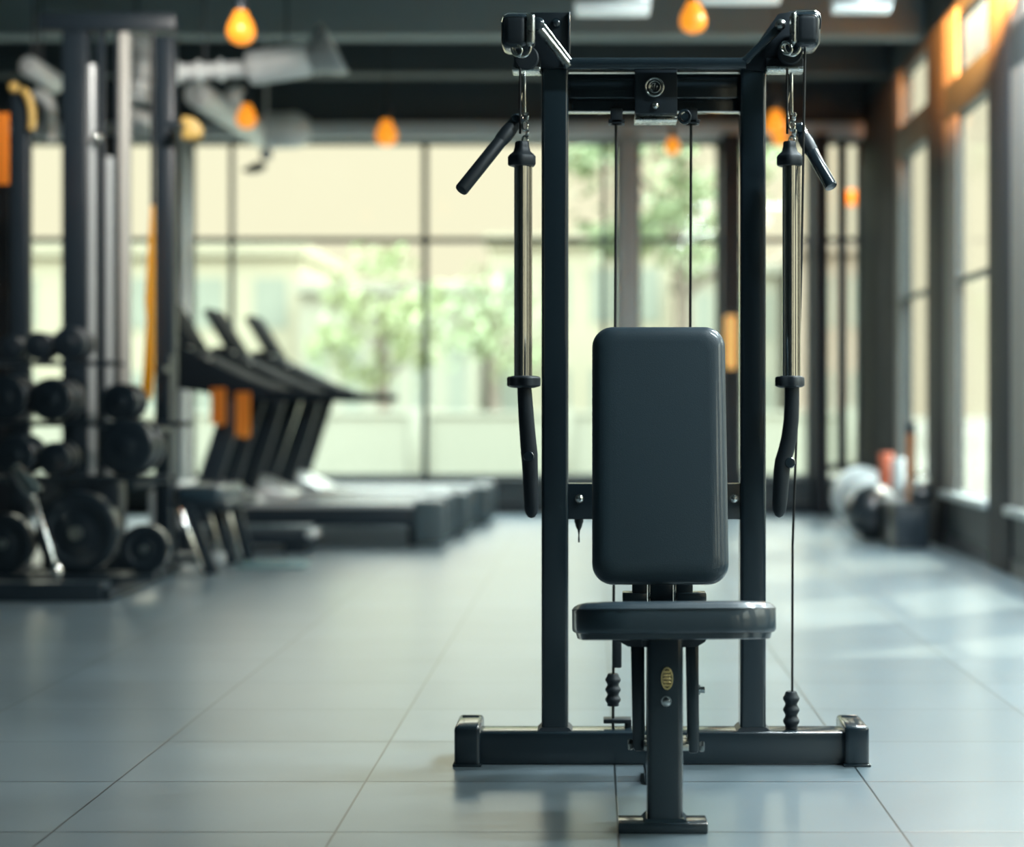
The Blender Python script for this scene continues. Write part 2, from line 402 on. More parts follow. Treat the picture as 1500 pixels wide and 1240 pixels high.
# rear cable stopper, bobbin and anchor plate
Ys = YU+.055
st = MB(); st.box(ax(897, Ys), ax(910.5, Ys), Ys-.015, Ys+.015, az(977, Ys), az(930, Ys), .004); st.build('cable_sleeve', 'rubber', gym)
def bobbin(px, pyt, pyb, Y, r, name='cable_stopper', tilt=0):
    L_ = az(pyt, Y)-az(pyb, Y); p = at(px, pyb, Y); pr = [(0, 0), (0, r*.75)]
    N = 24
    for k in range(N+1):
        t = k/N; pr.append((L_*(.04+.92*t), r*(.86+.14*math.cos(t*2*math.pi*3.0+math.pi))))
    pr += [(L_, r*.6), (L_, 0)]
    return MB().lathe(pr, p, (tilt, 0, 1), 22).build(name, 'rubber', gym)
bobbin(898, 986, 1033, Ys, .0235)
bx('cable_anchor', 884, 925, 1053.5, 1059.5, Ys-.02, .05, 'plate', .002)
MB().box(ax(915, Ys), ax(925, Ys), Ys, Ys+.02, .09, az(1056, Ys), .001).build('anchor_post', 'plate', gym)
# rail between the uprights
cb = bx('mid_rail', 832, 1086, 708, 760.5, YU+.012, .045, 'frame', .003)
bolt(849, 730, YU+.012, .0105, cb); bolt(1075.5, 730, YU+.012, .0105, cb)
Yq = YU+.03
MB().lathe([(0, .0), (0, .0025), (.012, .0028), (.022, .0018), (.036, .004), (.046, .009), (.055, .011), (.0605, .0135), (.07, .0135), (.071, 0)], at(848, 794, Yq), (0, 0, 1), 18).build('lock_pin', 'rubber', gym)

# head assemblies
def head(side):
    # side -1: left, +1: right. pixel columns are given for each because the two are not alike in the photograph
    if side < 0:
        pl = [(777, 18), (834, 18), (834, 100), (793, 100), (777, 92)]
        blk, bolts = (733.5, 775, 18, 69), [(815, 34)]
        tubep = (at(789, 40, Y0-.03), at(834, 97, Y0-.005)); ballp = at(788.5, 36, Y0-.03)
        disc, lip = (771, 84, .036), (751, 793, 103, 109.5)
    else:
        pl = [(1092, 88), (1140, 20), (1172, 14), (1172, 104), (1124, 104), (1092, 102)]
        blk, bolts = (1163, 1203, 15, 68), []
        tubep = (at(1146, 36, Y0-.02), at(1091, 90, Y0-.005)); ballp = at(1143.5, 36, Y0-.03)
        disc, lip = (1158, 76, .036), (1119, 1176, 102.5, 108)
    Yp = YU-.005
    hp = MB().prism([at(x, y_, Yp) for x, y_ in pl], (0, .02, 0), .002).build('head_plate', 'plate', gym)
    if side < 0:
        MB().box(ax(831.5, Yp-.01), ax(835, Yp-.01), Yp-.012, Yp+.035, az(88, Yp), az(18.5, Yp), .003, 3).build('plate_flange', 'frame', hp)
    for q in bolts: bolt(q[0], q[1], Yp, .012, hp, 'frame')
    x0, x1, y0_, y1_ = blk; Yb = Y0-.12
    hb = MB().box(ax(x0, Yb), ax(x1, Yb), Yb, Yb+.12, az(y1_, Yb), az(y0_, Yb), .022, 5).build('pulley_housing', 'frame', gym)
    MB().box(ax(x0+2.5, Yb), ax(x1-2.5, Yb), Yb-.004, Yb+.05, az(y1_-3, Yb), az(y0_+3, Yb), .02, 5).build('housing_cover', 'rubber', hb)
    rim = [at(x0+1.0, y0_+14, Yb-.004), at(x0+3.5, y0_+5, Yb-.004), at(x0+11, y0_+1.0, Yb-.004), at((x0+x1)/2, y0_+.8, Yb-.004), at(x1-3, y0_+1.0, Yb-.004)]
    if side > 0: rim = [at(x0+3, y0_+1, Yb-.004), at((x0+x1)/2, y0_+.8, Yb-.004), at(x1-10, y0_+1, Yb-.004), at(x1-3, y0_+6, Yb-.004), at(x1-1, y0_+15, Yb-.004), at(x1-2, y0_+28, Yb-.004)]
    MB().tube(rim, .0028, 8).build('housing_trim', 'chrome', hb)
    MB().box(ax(x1-4 if side < 0 else x0-4, Yb), ax(x1+8 if side < 0 else x0+4, Yb), Yb-.006, Yb+.05, az(y1_-4, Yb), az(y0_+2, Yb), .008, 4).build('yoke', 'steel', hb)
    MB().cyl(tubep[0], tubep[1], .0125).build('diagonal_brace', 'steel' if side < 0 else 'frame', gym)
    if side < 0: MB().cyl(tubep[0]+Vector((.014, -.002, .008)), tubep[1]+Vector((.010, -.002, .008)), .0055).build('diagonal_rod', 'chrome', gym)
    MB().ball(ballp, .021 if side < 0 else .016, 18).build('ball_joint', 'frame' if side < 0 else 'steel', gym)
    dc = at(disc[0], disc[1], Y0-.05)
    MB().lathe([(0, 0), (0, disc[2]*.9), (.004, disc[2]), (.008, disc[2]*.86), (.014, disc[2]*.86), (.018, disc[2]), (.022, disc[2]*.9), (.022, 0)], dc, (0, 1, 0), 28).build('pulley_wheel', 'rubber', gym)
    MB().box(ax(lip[0], YU), ax(lip[1], YU), YU-.06, YU+.02, az(lip[3], YU), az(lip[2], YU), .005, 3).build('outrigger_arm', 'steel', gym)
    MB().box(ax(lip[0]+2, YU), ax(lip[1], YU), YU-.02, YU+.03, az(lip[2], YU), az(lip[2]-16, YU), .004).build('outrigger_block', 'rubber', gym)
    # shackle
    s0 = (765, 70) if side < 0 else (1160, 68)
    sp = [at(s0[0]+12*math.cos(t), s0[1]+ (13*math.sin(t)), Y0-.10) for t in [R(-20+22*k) for k in range(11)]]
    sh = MB().tube(sp, .0048, 10); sh.ball(sp[0], .0075, 12); sh.ball(sp[-1], .0075, 12)
    sh.torus(at(s0[0]-8, s0[1]+3, Y0-.11), .014, .004, (.5, 1, 0), sz=1.3)
    sh.build('shackle', 'chrome', gym)
head(-1); head(1)
# side arms with black sleeves
for p0, p1, r, m_ in ((at(757, 177, Y0-.02), at(675, 279, Y0-.14), .0195, 'rubber'), (at(1171, 190, Y0+.02), at(1218, 274, Y0-.08), .0185, 'frame')):
    arm = MB().rod(p0, p1, r, 24, .25).build('side_arm', m_, gym)
    j = MB(); j.ball(p0, r*1.12, 18); j.cyl(p0+Vector((0, -.03, 0)), p0+Vector((0, .05, 0)), .012); j.build('pivot', 'frame', arm)
    d = (p1-p0).normalized()
    MB().lathe([(0, r*1.05), (.02, r*1.14), (.05, r*1.1), (.06, r*1.0)], p0+d*.03, d, 24).build('sleeve_collar', 'rubber', arm)
# long right-hand cable with its stopper on the base beam
MB().tube([at(1179, 62, Y0-.06), at(1178.5, 110, Y0-.06), at(1174, 380, Y0-.03), at(1168, 600, Y0-.0), at(1161, 800, Y0+.03), at(1160.5, 1014, Y0+.05)], .0036, 8).build('cable', 'cable', gym)
bobbin(1159, 1012, 1066, Y0+.05, .0245)

# ---- the two hanging pull handles
def pull(name, label, cx, capx, tubex, colx, grip, joint, sgn):
    Yh = Y0-.055; ctr = ax(cx, Yh)
    e = thing(name, at(cx, 757, Yh), label, 'pull handle', 'pull handles hanging from the cable gym')
    k = MB()
    k.rod(at(cx+2, 106, Yh), at(cx+3, 168, Yh), .0045, 12)
    k.tube([at(cx-2+2*math.sin(t/9*6.28), 108+66*t/9, Yh+.004) for t in range(10)], .003, 8)
    k.build('snap_hook', 'chrome', e)
    MB().tube([at(cx-4, 100, Yh), at(cx-4, 196, Yh)], .0035, 8).build('hook_strap', 'cable', e)
    c_ = MB()
    for q, py in enumerate((172, 184, 196, 206)):
        c_.torus(at(cx+(3 if q % 2 else 6), py, Yh-.005), .0105, .0034, (0, 1, 0) if q % 2 else (1, .25, 0), 20, 8, sx=.75, sz=1.3)
    c_.build('chain', 'chrome', e)
    a, b_ = capx; r = (b_-a)/2*Yh/FPX; L_ = az(207, Yh)-az(243, Yh); p = at((a+b_)/2, 243, Yh)
    MB().lathe([(0, 0), (0, r*.93), (L_*.06, r), (L_*.36, r), (L_*.44, r*.9), (L_*.58, r*.62), (L_*.78, r*.52), (L_*.95, r*.50), (L_, r*.42), (L_, 0)], p, (0, 0, 1), 36, 5, .06).build('top_cap', 'rubber', e)
    tx = (tubex[0]+tubex[1])/2; tr = (tubex[1]-tubex[0])/2*Yh/FPX
    MB().cyl(at(tx, 556, Yh), at(tx, 240, Yh), tr, n=32).build('shaft', 'chrome', e)
    MB().cyl(at(tubex[1]+1.6, 556, Yh+.004), at(tubex[1]+1.6, 240, Yh+.004), .0042, n=12).build('guide_rod', 'chrome', e)
    a, b_ = colx; r = (b_-a)/2*Yh/FPX; L_ = az(550, Yh)-az(568, Yh)
    MB().lathe([(0, 0), (0, r*.6), (L_*.1, r*.9), (L_*.2, r), (L_*.8, r), (L_*.92, r*.92), (L_, r*.6), (L_, 0)], at((a+b_)/2, 568, Yh), (0, 0, 1), 40, 6, .07).build('collar', 'rubber', e)
    pts = [at(x, y_, Yh) for x, y_, _ in grip]; rr = [q*Yh/FPX for _, _, q in grip]
    g = MB().tube(pts, .02, 24, rr=rr).build('grip', 'rubber', e, ang=60)
    jb = MB(); jp = at(joint[0], joint[1], Yh); jb.lathe([(-.02, .017), (.02, .017), (.026, .014), (.028, 0)], jp, (0, -1, 0), 20); jb.build('grip_pivot', 'frame', g)
G1 = [(768, 566, 10.5), (769.5, 590, 11), (771.5, 620, 11.5), (774, 650, 12), (775.5, 666, 12.3), (776, 675, 11.8), (777, 700, 11.2), (778, 725, 10.8), (778.5, 745, 10.3), (778.5, 752, 8.5), (778.5, 757, 5), (778.5, 758.5, 1)]
pull('pull_handle', 'chrome-shafted hanging pull handle with nearly straight black grip, beside the left upright', 766, (745, 785), (753, 776), (743.5, 791), G1, (775, 668), -1)
G2 = [(1160, 566, 11), (1160, 590, 11), (1159, 615, 11.2), (1156, 640, 11.5), (1151.5, 660, 11.7), (1147, 675, 12), (1145, 690, 12), (1143.5, 715, 11.5), (1142, 738, 10.8), (1141.5, 748, 9.5), (1141.3, 755, 6), (1141.2, 758, 1)]
pull('pull_handle', 'chrome-shafted hanging pull handle with curved black grip, next to the long thin cable', 1157, (1138.5, 1175), (1146, 1169), (1136.5, 1177), G2, (1156, 677), 1)

# ================================================================ WEIGHT BENCH
bench = thing('weight_bench', (ax(975, 4.08), 4.2, 0), 'black padded incline bench with upright backrest on a single square post', 'bench')
YB = 4.03
MB().box(ax(905.5, YB), ax(1037.5, YB), YB, YB+.085, 0, .026, .004, 2).build('front_foot', 'frame', bench)
xl, xr = ax(948, YB+.015), ax(1001, YB+.015)
post = MB().box(xl, xr, YB+.015, YB+.09, .02, .50, .014, 4).build('post', 'frame', bench)
# weld skirt
MB().prism([(xl-.012, YB+.008, .024), (xr+.012, YB+.008, .024), (xr+.001, YB+.013, .034), (xl-.001, YB+.013, .034)], (0, .085, 0)).build('weld_skirt', 'frame', post)
# oval badge with raised script-like strokes
bp_ = at(977, 993, YB+.015)
o_ = MB(); n = 32
o_.lathe([(0, 0), (0, .0165), (.003, .0165), (.004, .0150), (.003, .0135), (.003, 0)], (0, 0, 0), (0, -1, 0), n)
o_.xf(Matrix.Translation(bp_) @ Matrix.Diagonal((.92, 1, 1.75, 1)))
bd = o_.build('oval_badge', 'badgebase', bench)
tag(bd, 'small oval gold badge on the post')
o_ = MB(); o_.torus(bp_+Vector((0, -.0036, 0)), .0148, .0013, sx=.92, sz=1.75)
for k in range(5):
    zc = -.0165+.0082*k; hw = .0098*math.sqrt(max(.1, 1-(zc/.026)**2))
    o_.tube([bp_+Vector((hw*(t/6-1), -.0042, zc+.0027*math.sin(t*1.9+k*1.3))) for t in range(13)], .0011, 6)
o_.build('badge_lettering', 'gold', bd)
pb = at(976, 1026.5, YB+.015)
b2 = MB().lathe([(0, .0125), (.003, .0125), (.003, .0105), (.012, .0098), (.015, .007), (.016, 0)], pb, (0, -1, 0), 24)
b2.build('adjustment_pin', 'chrome', post)
# flat links either side of the post
for (x0, y0_), (x1, y1_), w_, Yl in (((934, 940), (936, 1100), 20, 4.17), ((1014, 940), (1016, 1103), 19, 4.17)):
    p0, p1 = at(x0, y0_, Yl), at(x1, y1_, Yl); hw = w_/2*Yl/FPX
    lk = MB().prism([p0+Vector((-hw, 0, 0)), p0+Vector((hw, 0, 0)), p1+Vector((hw*.9, 0, .01)), p1+Vector((hw*.6, 0, 0)), p1+Vector((-hw*.6, 0, 0)), p1+Vector((-hw*.9, 0, .01))], (0, .03, 0), .004, 2).build('side_link', 'frame', bench)
    q = at(x1, y1_-10, Yl+.015)
    MB().lathe([(0, 0), (0, .012), (.004, .015), (.011, .015), (.013, .010), (.013, 0)], q+Vector(((hw*.9) if x0 > 970 else (-hw*.9), 0, 0)), (1 if x0 > 970 else -1, 0, 0), 6).build('link_bolt', 'steel', lk)
    MB().lathe([(0, 0), (0, .010), (.008, .010), (.012, .006), (.012, 0)], q+Vector(((-hw*.9) if x0 > 970 else (hw*.9), 0, .012)), (-1 if x0 > 970 else 1, 0, 0), 8).build('link_nut', 'steel', lk)
q = at(1023, 1010, 4.185)
MB().lathe([(0, 0), (0, .014), (.006, .014), (.006, .009), (.018, .009), (.018, 0)], q+Vector((-.002, 0, 0)), (1, 0, 0), 6).build('side_bolt', 'steel', bench)
MB().box(ax(943, 4.17), ax(1007, 4.17), 4.11, 4.23, az(1092, 4.17), az(1083, 4.17), .002).build('link_axle', 'steel', bench)
# frame behind the post: spine, rear leg and rear foot
xm = (xl+xr)/2
MB().box(xm-.03, xm+.03, YB+.085, 4.60, .40, .46, .006).build('spine', 'frame', bench)
MB().prism([(xm-.03, 4.50, .42), (xm-.03, 4.56, .42), (xm-.03, 4.66, .02), (xm-.03, 4.60, .02)], (.06, 0, 0), .004).build('rear_leg', 'frame', bench)
MB().box(xm-.035, xm+.035, 4.55, 4.70, 0, .028, .005).build('rear_foot', 'frame', bench)
# seat: plan with flared sides and rounded corners
def sweep_pad(plan, prof, xf_):
    """plan: fn(inset)->list of (x, y); prof: list of (z, inset)"""
    t = bmesh.new(); rings = []
    for z, ins in prof: rings.append([t.verts.new(xf_(Vector((x, y_, z)))) for x, y_ in plan(ins)])
    for A_, B_ in zip(rings, rings[1:]):
        n_ = len(A_)
        for k in range(n_): t.faces.new((A_[k], A_[(k+1) % n_], B_[(k+1) % n_], B_[k]))
    t.faces.new(rings[0]); t.faces.new(rings[-1])
    bmesh.ops.recalc_face_normals(t, faces=t.faces[:]); m_ = MB(); m_._merge(t); return m_
def rrect(hx, y0, y1, rf, rb, ins, n=8, ell=None):
    hx -= ins; y0 += ins; y1 -= ins; pts = []
    fx, fy = ell if ell else (rf, rf)
    fx = max(.004, fx-ins*.5); fy = max(.004, fy-ins*.5); rb = max(.004, rb-ins*.5)
    for k in range(n+1):
        a = R(-90+90*k/n); pts.append((hx-fx+fx*math.cos(a), y0+fy+fy*math.sin(a)))
    for k in range(n+1):
        a = R(90*k/n); pts.append((hx-rb+rb*math.cos(a), y1-rb+rb*math.sin(a)))
    for k in range(n+1):
        a = R(90+90*k/n); pts.append((-hx+rb+rb*math.cos(a), y1-rb+rb*math.sin(a)))
    for k in range(n+1):
        a = R(180+90*k/n); pts.append((-hx+fx+fx*math.cos(a), y0+fy+fy*math.sin(a)))
    return pts
SY = 3.96; scx = ax(993, 4.05)
seat_plan = lambda ins: rrect(.248, 0, .37, .05, .05, ins, 12, (.13, .085))
tilt = Matrix.Translation((scx, SY, az(933, SY)+.008)) @ Matrix.Rotation(R(3), 4, 'Z') @ Matrix.Rotation(R(-7.6), 4, 'X')
H = .078
prof = [(0.004, .012), (.0, .02), (.003, .006), (.008, .001), (.014, 0), (H-.019, 0), (H-.018, .0005), (H-.0165, -.0015), (H-.0150, .0005), (H-.008, .006), (H-.003, .014), (H, .03), (H+.002, .07)]
prof = prof[1:]
seat = sweep_pad(seat_plan, prof, lambda v: tilt @ v).build('seat', 'vinyl', bench, 50)
sweep_pad(lambda i: rrect(.243, .008, .36, .05, .05, i, 12, (.12, .08)), [(-.014, .012), (-.012, .008), (.004, .004)], lambda v: tilt @ v).build('seat_board', 'frame', seat)
Yk = 4.12
ub = MB()
ub.prism([at(905, 936, Yk), at(1035, 936, Yk), at(1033, 940, Yk), at(1021, 947, Yk), at(920, 947, Yk), at(908, 940, Yk)], (0, .16, 0), .002)
ub.box(ax(940, 4.1), ax(1008, 4.1), 4.06, 4.3, .455, .475)
ub.build('seat_bracket', 'plate', bench)
# backrest
bz0, bz1 = .600, 1.262
by0, by1 = 4.30, 4.44
bcx = ax(967, 4.36)
up = Vector((0, by1-by0, bz1-bz0)); BL = up.length; inc = math.atan2(by1-by0, bz1-bz0)
BM = Matrix.Translation((bcx, by0, bz0)) @ Matrix.Rotation(-inc, 4, 'X')
# local: x across, z up the pad, y = depth away from the sitter ; pad plan lies in x-z
def back_plan(ins): return rrect(.181, -.012, BL+.012, .055, .055, ins, 10)
bprof = [(0.0, .050), (.0015, .034), (.005, .021), (.010, .012), (.018, .005), (.026, .0015), (.036, 0), (.050, 0), (.058, .003), (.066, .010), (.068, .02)]
bprof = [(y_, i) for y_, i in bprof]
back = sweep_pad(back_plan, [(y_, i) for y_, i in bprof], lambda v: BM @ Vector((v.x, v.z, v.y))).build('backrest', 'vinyl', bench, 50)
MB().box(-.14, .14, .066, .076, .03, BL-.03, .004).xf(BM).build('backrest_board', 'plate', back)
# brackets between backrest and seat
k = MB(); Yk2 = 4.40
for a, b_ in ((926, 948), (952, 986), (990, 1015)):
    k.box(ax(a, Yk2), ax(b_, Yk2), Yk2, Yk2+.05, az(880, Yk2)-.03, az(845, Yk2)+.03, .004)
k.build('backrest_support', 'frame', bench)
for a, b_ in ((912, 948), (992, 1035)):
    k = MB(); k.box(ax(a, 4.37), ax(b_, 4.37), 4.37, 4.43, az(884, 4.37), az(868.5, 4.37), .003)
    k.build('hinge_plate', 'frame', bench)
for px in (951, 989):
    k = MB(); k.box(ax(px-1.5, 4.39), ax(px+1.5, 4.39), 4.39, 4.44, az(882, 4.39), az(852, 4.39), .001)
    k.build('hinge_strap', 'steel', bench)
MB().box(xm-.03, xm+.03, 4.33, 4.46, .44, .52, .004).build('hinge_block', 'frame', bench)

# ================================================================ TREADMILLS
def make_treadmill():
    e = thing('treadmill', (0, 0, 0), None, 'treadmill', 'treadmills in a row by the far window')
    MB().box(-1.95, -.06, -.38, .38, .15, .285, .015).build('deck', 'dark', e)
    MB().box(-1.62, -.05, -.27, .27, .285, .305, .006).build('running_belt', 'belt', e)
    for s in (-1, 1):
        MB().box(-1.62, -.10, s*.335-.05, s*.335+.05, .285, .32, .01).build('side_rail', 'silver', e)
        MB().box(-.24, 0, s*.34-.055, s*.34+.055, .02, .335, .03, 3).build('end_cap', 'panel', e)
        MB().box(-.20, -.02, s*.34-.05, s*.34+.05, .325, .345, .008).build('cap_top', 'silver', e)
    mh = MB().prism([(-2.2, -.37, .10), (-2.2, -.37, .40), (-2.05, -.37, .47), (-1.75, -.37, .45), (-1.45, -.37, .31), (-1.45, -.37, .10)], (0, .74, 0), .02).build('motor_hood', 'silver', e)
    for s in (-1, 1):
        y_ = s*.35-.035
        MB().prism([(-1.90, y_, .30), (-1.73, y_, .30), (-1.46, y_, 1.14), (-1.62, y_, 1.14)], (0, .07, 0), .012).build('upright', 'dark', e)
    MB().prism([(-1.86, -.30, .38), (-1.83, -.30, .38), (-1.60, -.30, 1.1), (-1.63, -.30, 1.1)], (0, .60, 0), .004).build('front_panel', 'panel', e)
    cn = MB().prism([(-2.12, -.40, 1.18), (-2.12, -.40, 1.47), (-2.02, -.40, 1.52), (-1.80, -.40, 1.40), (-1.50, -.40, 1.25), (-1.28, -.40, 1.17), (-1.28, -.40, 1.07), (-1.6, -.40, 1.09), (-1.8, -.40, 1.14)], (0, .80, 0), .015).build('console', 'matte', e)
    sc = MB().prism([(-2.16, -.29, 1.80), (-2.12, -.29, 1.83), (-1.90, -.29, 1.47), (-1.95, -.29, 1.45)], (0, .58, 0), .008).build('screen', 'matte', cn)
    for s in (-1, 1):
        y_ = s*.38-.03
        MB().prism([(-1.30, y_, 1.07), (-1.30, y_, 1.16), (-.92, y_, 1.135), (-.89, y_, 1.11), (-.92, y_, 1.075)], (0, .06, 0), .012).build('handrail', 'matte', e)
    for x in (-1.85, -.25):
        for s in (-1, 1): MB().cyl((x, s*.30, 0), (x, s*.30, .16), .035).build('foot', 'rubber', e)
    cu = MB()
    for q, x in enumerate((-1.92, -1.78, -1.64, -1.5)): cu.lathe([(0, .03), (.01, .034), (.02, .026), (.02, 0)], (x, -.33, 1.46-.09*q), (.3, 0, 1), 16)
    cu.build('console_buttons', 'steel', cn)
    return e
tm = make_treadmill()
tlab = ['black treadmill nearest the dumbbell rack, its silver-edged deck closest to the viewer',
        'middle one of the three black treadmills in the row',
        'black treadmill closest to the far window, behind the other two']
for i, (x, Y) in enumerate(((ax(652, 12.1), 12.5), (ax(687, 13.2), 13.55), (ax(719, 14.2), 14.6))):
    t = tm if i == 0 else dup(tm)
    t.location = (x, Y, 0); t['label'] = tlab[i]

# low step in front of the treadmills
Yt = 11.55
sp_ = thing('step_platform', (ax(380, Yt), Yt+.2, 0), 'low black step platform with pale top strip on floor before the treadmills', 'step')
xa, xb = ax(245, Yt), ax(460, Yt)
MB().box(xa, xb, Yt, Yt+.36, .06, .165, .03, 3).build('body', 'dark', sp_)
MB().box(xa+.05, xb-.05, Yt+.03, Yt+.33, .16, .185, .01).build('top_pad', 'panel', sp_)
for x in (xa+.12, xb-.14):
    MB().box(x-.08, x+.08, Yt+.02, Yt+.34, 0, .07, .01).build('riser', 'dark', sp_)
MB().box(xb-.07, xb+.004, Yt-.004, Yt+.30, .10, .16, .02, 3).build('end_trim', 'silver', sp_)
mt = MB().box(ax(345, 10.55), ax(445, 10.55), 10.5, 10.85, 0, .02, .006).build('exercise_mat', 'mat')
tag(mt, 'thin grey-green exercise mat lying flat on the floor beside the bench legs', 'mat')

# towels added to stand in for amber glows, just clear of the console
for px, py0, py1, Y, lab in ((320, 568, 622, 12.03, 'amber towel added for a glow by the nearest treadmill, the shorter one nearer the rack'), (356, 574, 640, 12.03, 'amber towel added for a glow by the nearest treadmill, the longer one nearer its deck')):
    x0, x1 = ax(px-11, Y), ax(px+11, Y); z1, z0 = az(py0, Y), az(py1, Y)
    m_ = MB(); nn = 10
    for s in (0,):
        pts = [(x0+(x1-x0)*k/nn, Y+s*.05+.008*math.sin(k*1.3), z1) for k in range(nn+1)]
        t = bmesh.new(); top = [t.verts.new(p) for p in pts]; bot = [t.verts.new((p[0], p[1]+.004*math.sin(i_), z0+(.03 if s else 0)+.01*math.sin(i_*.7))) for i_, p in enumerate(pts)]
        for k in range(nn): t.faces.new((top[k], top[k+1], bot[k+1], bot[k]))
        bmesh.ops.solidify(t, geom=t.faces[:], thickness=.005); m_._merge(t)
    tag(m_.build('glow_towel', 'towel'), lab, 'towel', 'amber towels added for glows by the nearest treadmill')

# ================================================================ FREE WEIGHTS, LEFT
rack = thing('dumbbell_rack', (ax(110, 9.4), 9.4, 0), 'black three-tier rack holding dumbbells and weights at the left edge', 'weight rack')
YR = 9.3
xL, xR = ax(-120, YR), ax(252, YR)
tiers = [(528, 9.85), (617, 9.55), (697, 9.25), (842, 8.95)]
for py, Y in tiers:
    z = az(py, Y)
    xe = ax(128, YR) if py == 528 else xR
    sh = MB(); sh.box(xL, xe, Y-.03, Y+.03, z-.03, z, .006).box(xL, xe, Y+.15, Y+.20, z-.03, z, .006)
    for kx in (xL+.2, (xL+xe)/2, xe-.2): sh.box(kx-.02, kx+.02, Y, Y+.18, z-.03, z-.005)
    sh.build('shelf', 'dark', rack)
for x in (xL, xR-.24):
    fr_ = MB()
    for py, Y in tiers: fr_.box(x, x+.05, Y-.03, 10.0, az(py, Y)-.07, az(py, Y)-.03, .005)
    fr_.box(x, x+.05, 8.75, 10.1, 0, .07, .01); fr_.box(x, x+.05, 9.98, 10.06, 0, az(520, 9.9), .005)
    fr_.build('end_frame', 'dark', rack)
MB().box(xL, ax(165, 8.95), 8.72, 8.80, .0, .10, .01).build('base_bar', 'dark', rack)
# dumbbells: round heads, axis front to back
def make_db():
    e = thing('dumbbell', (0, 0, 0), None, 'dumbbell', 'round-headed black dumbbells on the rack')
    for s in (-1, 1):
        MB().lathe([(0, 0), (0, .82), (.04, .94), (.12, 1.0), (.62, 1.0), (.70, .94), (.74, .82), (.74, 0)], (0, -1.05 if s < 0 else .31, 0), (0, 1, 0), 36).build('head', 'iron', e)
        MB().lathe([(0, .0), (0, .30), (.03, .34), (.05, .30), (.05, 0)], (0, -1.09 if s < 0 else 1.04, 0), (0, 1, 0), 20).build('end_disc', 'iron', e)
    MB().cyl((0, -.35, 0), (0, .35, 0), .16).build('handle', 'steel', e)
    return e
db = make_db()
dbs = [(10, 505, 18, 0, 'black dumbbell at the far left of the rack top tier'),
       (50, 503, 21, 0, 'black dumbbell second from left on the rack top tier'),
       (97, 499, 25, 0, 'black dumbbell on the rack top tier in front of the dark column'),
       (4, 581, 34, 1, 'large black dumbbell at left end of the second tier'),
       (72, 586, 32, 1, 'black dumbbell below the bright gap on the second tier'),
       (172, 589, 28, 1, 'small black dumbbell under the yellow strap on the second tier'),
       (18, 666, 30, 2, 'black dumbbell at the far left of the third tier'),
       (74, 672, 25, 2, 'small black dumbbell on the third tier left of the dark column'),
       (182, 655, 42, 2, 'largest black dumbbell on the third tier, right of the dark column')]
for i, (px, py, r, ti, lab) in enumerate(dbs):
    Y = tiers[ti][1]+.085; rr = r*(Y-.15)/FPX
    d = db if i == 0 else dup(db)
    zz = az(tiers[ti][0], tiers[ti][1])+rr+.002
    d.location = (ax(px, Y-.15), Y, zz); d.scale = (rr, min(rr, .125), rr); d['label'] = lab
# bumper plates / drum weights on the bottom tier
def make_plate():
    e = thing('weight_plate', (0, 0, 0), None, 'weight plate', 'thick round weights on the bottom tier')
    MB().lathe([(0, .12), (0, .35), (.03, .37), (.05, .62), (.02, .66), (0, .90), (.06, 1.0), (.50, 1.0), (.56, .90), (.54, .66), (.51, .62), (.53, .37), (.56, .35), (.56, .12)], (0, -.28, 0), (0, 1, 0), 44).build('disc', 'iron', e)
    MB().lathe([(0, .10), (0, .16), (.02, .17), (.62, .17), (.64, .16), (.64, .10)], (0, -.32, 0), (0, 1, 0), 24).build('hub', 'steel', e)
    return e
pt = make_plate()
zb = az(842, 8.95)
for i, (px, r, lab) in enumerate(((-2, 44, 'thick black round weight at the far left of the bottom tier'), (108, 60, 'biggest thick black round weight, in the middle of the bottom tier'), (206, 36, 'smaller thick black round weight at right end of the bottom tier'))):
    Y = 9.04; rr = r*(Y-.05)/FPX
    p = pt if i == 0 else dup(pt)
    p.location = (ax(px, Y-.1), Y, zb+rr+.002); p.scale = (rr,)*3; p['label'] = lab

# flat bench with slanted chrome-edged legs, between the rack and the treadmills
fb = thing('flat_bench', (ax(280, 10.2), 10.3, 0), 'low dark bench with slanted bright-edged legs between rack and treadmills', 'bench')
MB().box(ax(258, 10.2), ax(322, 10.2), 10.2, 10.9, az(738, 10.2), az(712, 10.2), .03, 3).build('pad', 'vinyl', fb)
for (a, b_), (c_, d_), Y in (((258, 738), (297, 848), 10.15), ((292, 706), (326, 800), 10.75), ((325, 722), (352, 796), 11.0)):
    p0, p1 = at(a, b_, Y), at(c_, d_, Y); p1.z = 0.0
    lg = MB().prism([p0, p0+Vector((.10, 0, 0)), p1+Vector((.09, 0, 0)), p1], (0, .06, 0), .008).build('leg', 'dark', fb)
    dv = (p1-p0)
    MB().rod(p0+Vector((.012, -.012, 0))+dv*.06, p0+Vector((.012, -.012, 0))+dv*.92, .016, 12).build('leg_strip', 'chrome', lg)
MB().box(ax(262, 10.2), ax(335, 10.2), 10.16, 11.05, az(748, 10.2), az(735, 10.2), .01).build('under_frame', 'dark', fb)
MB().box(ax(262, 10.3), ax(330, 10.3), 10.25, 10.33, .05, .12, .01).build('stretcher', 'silver', fb)

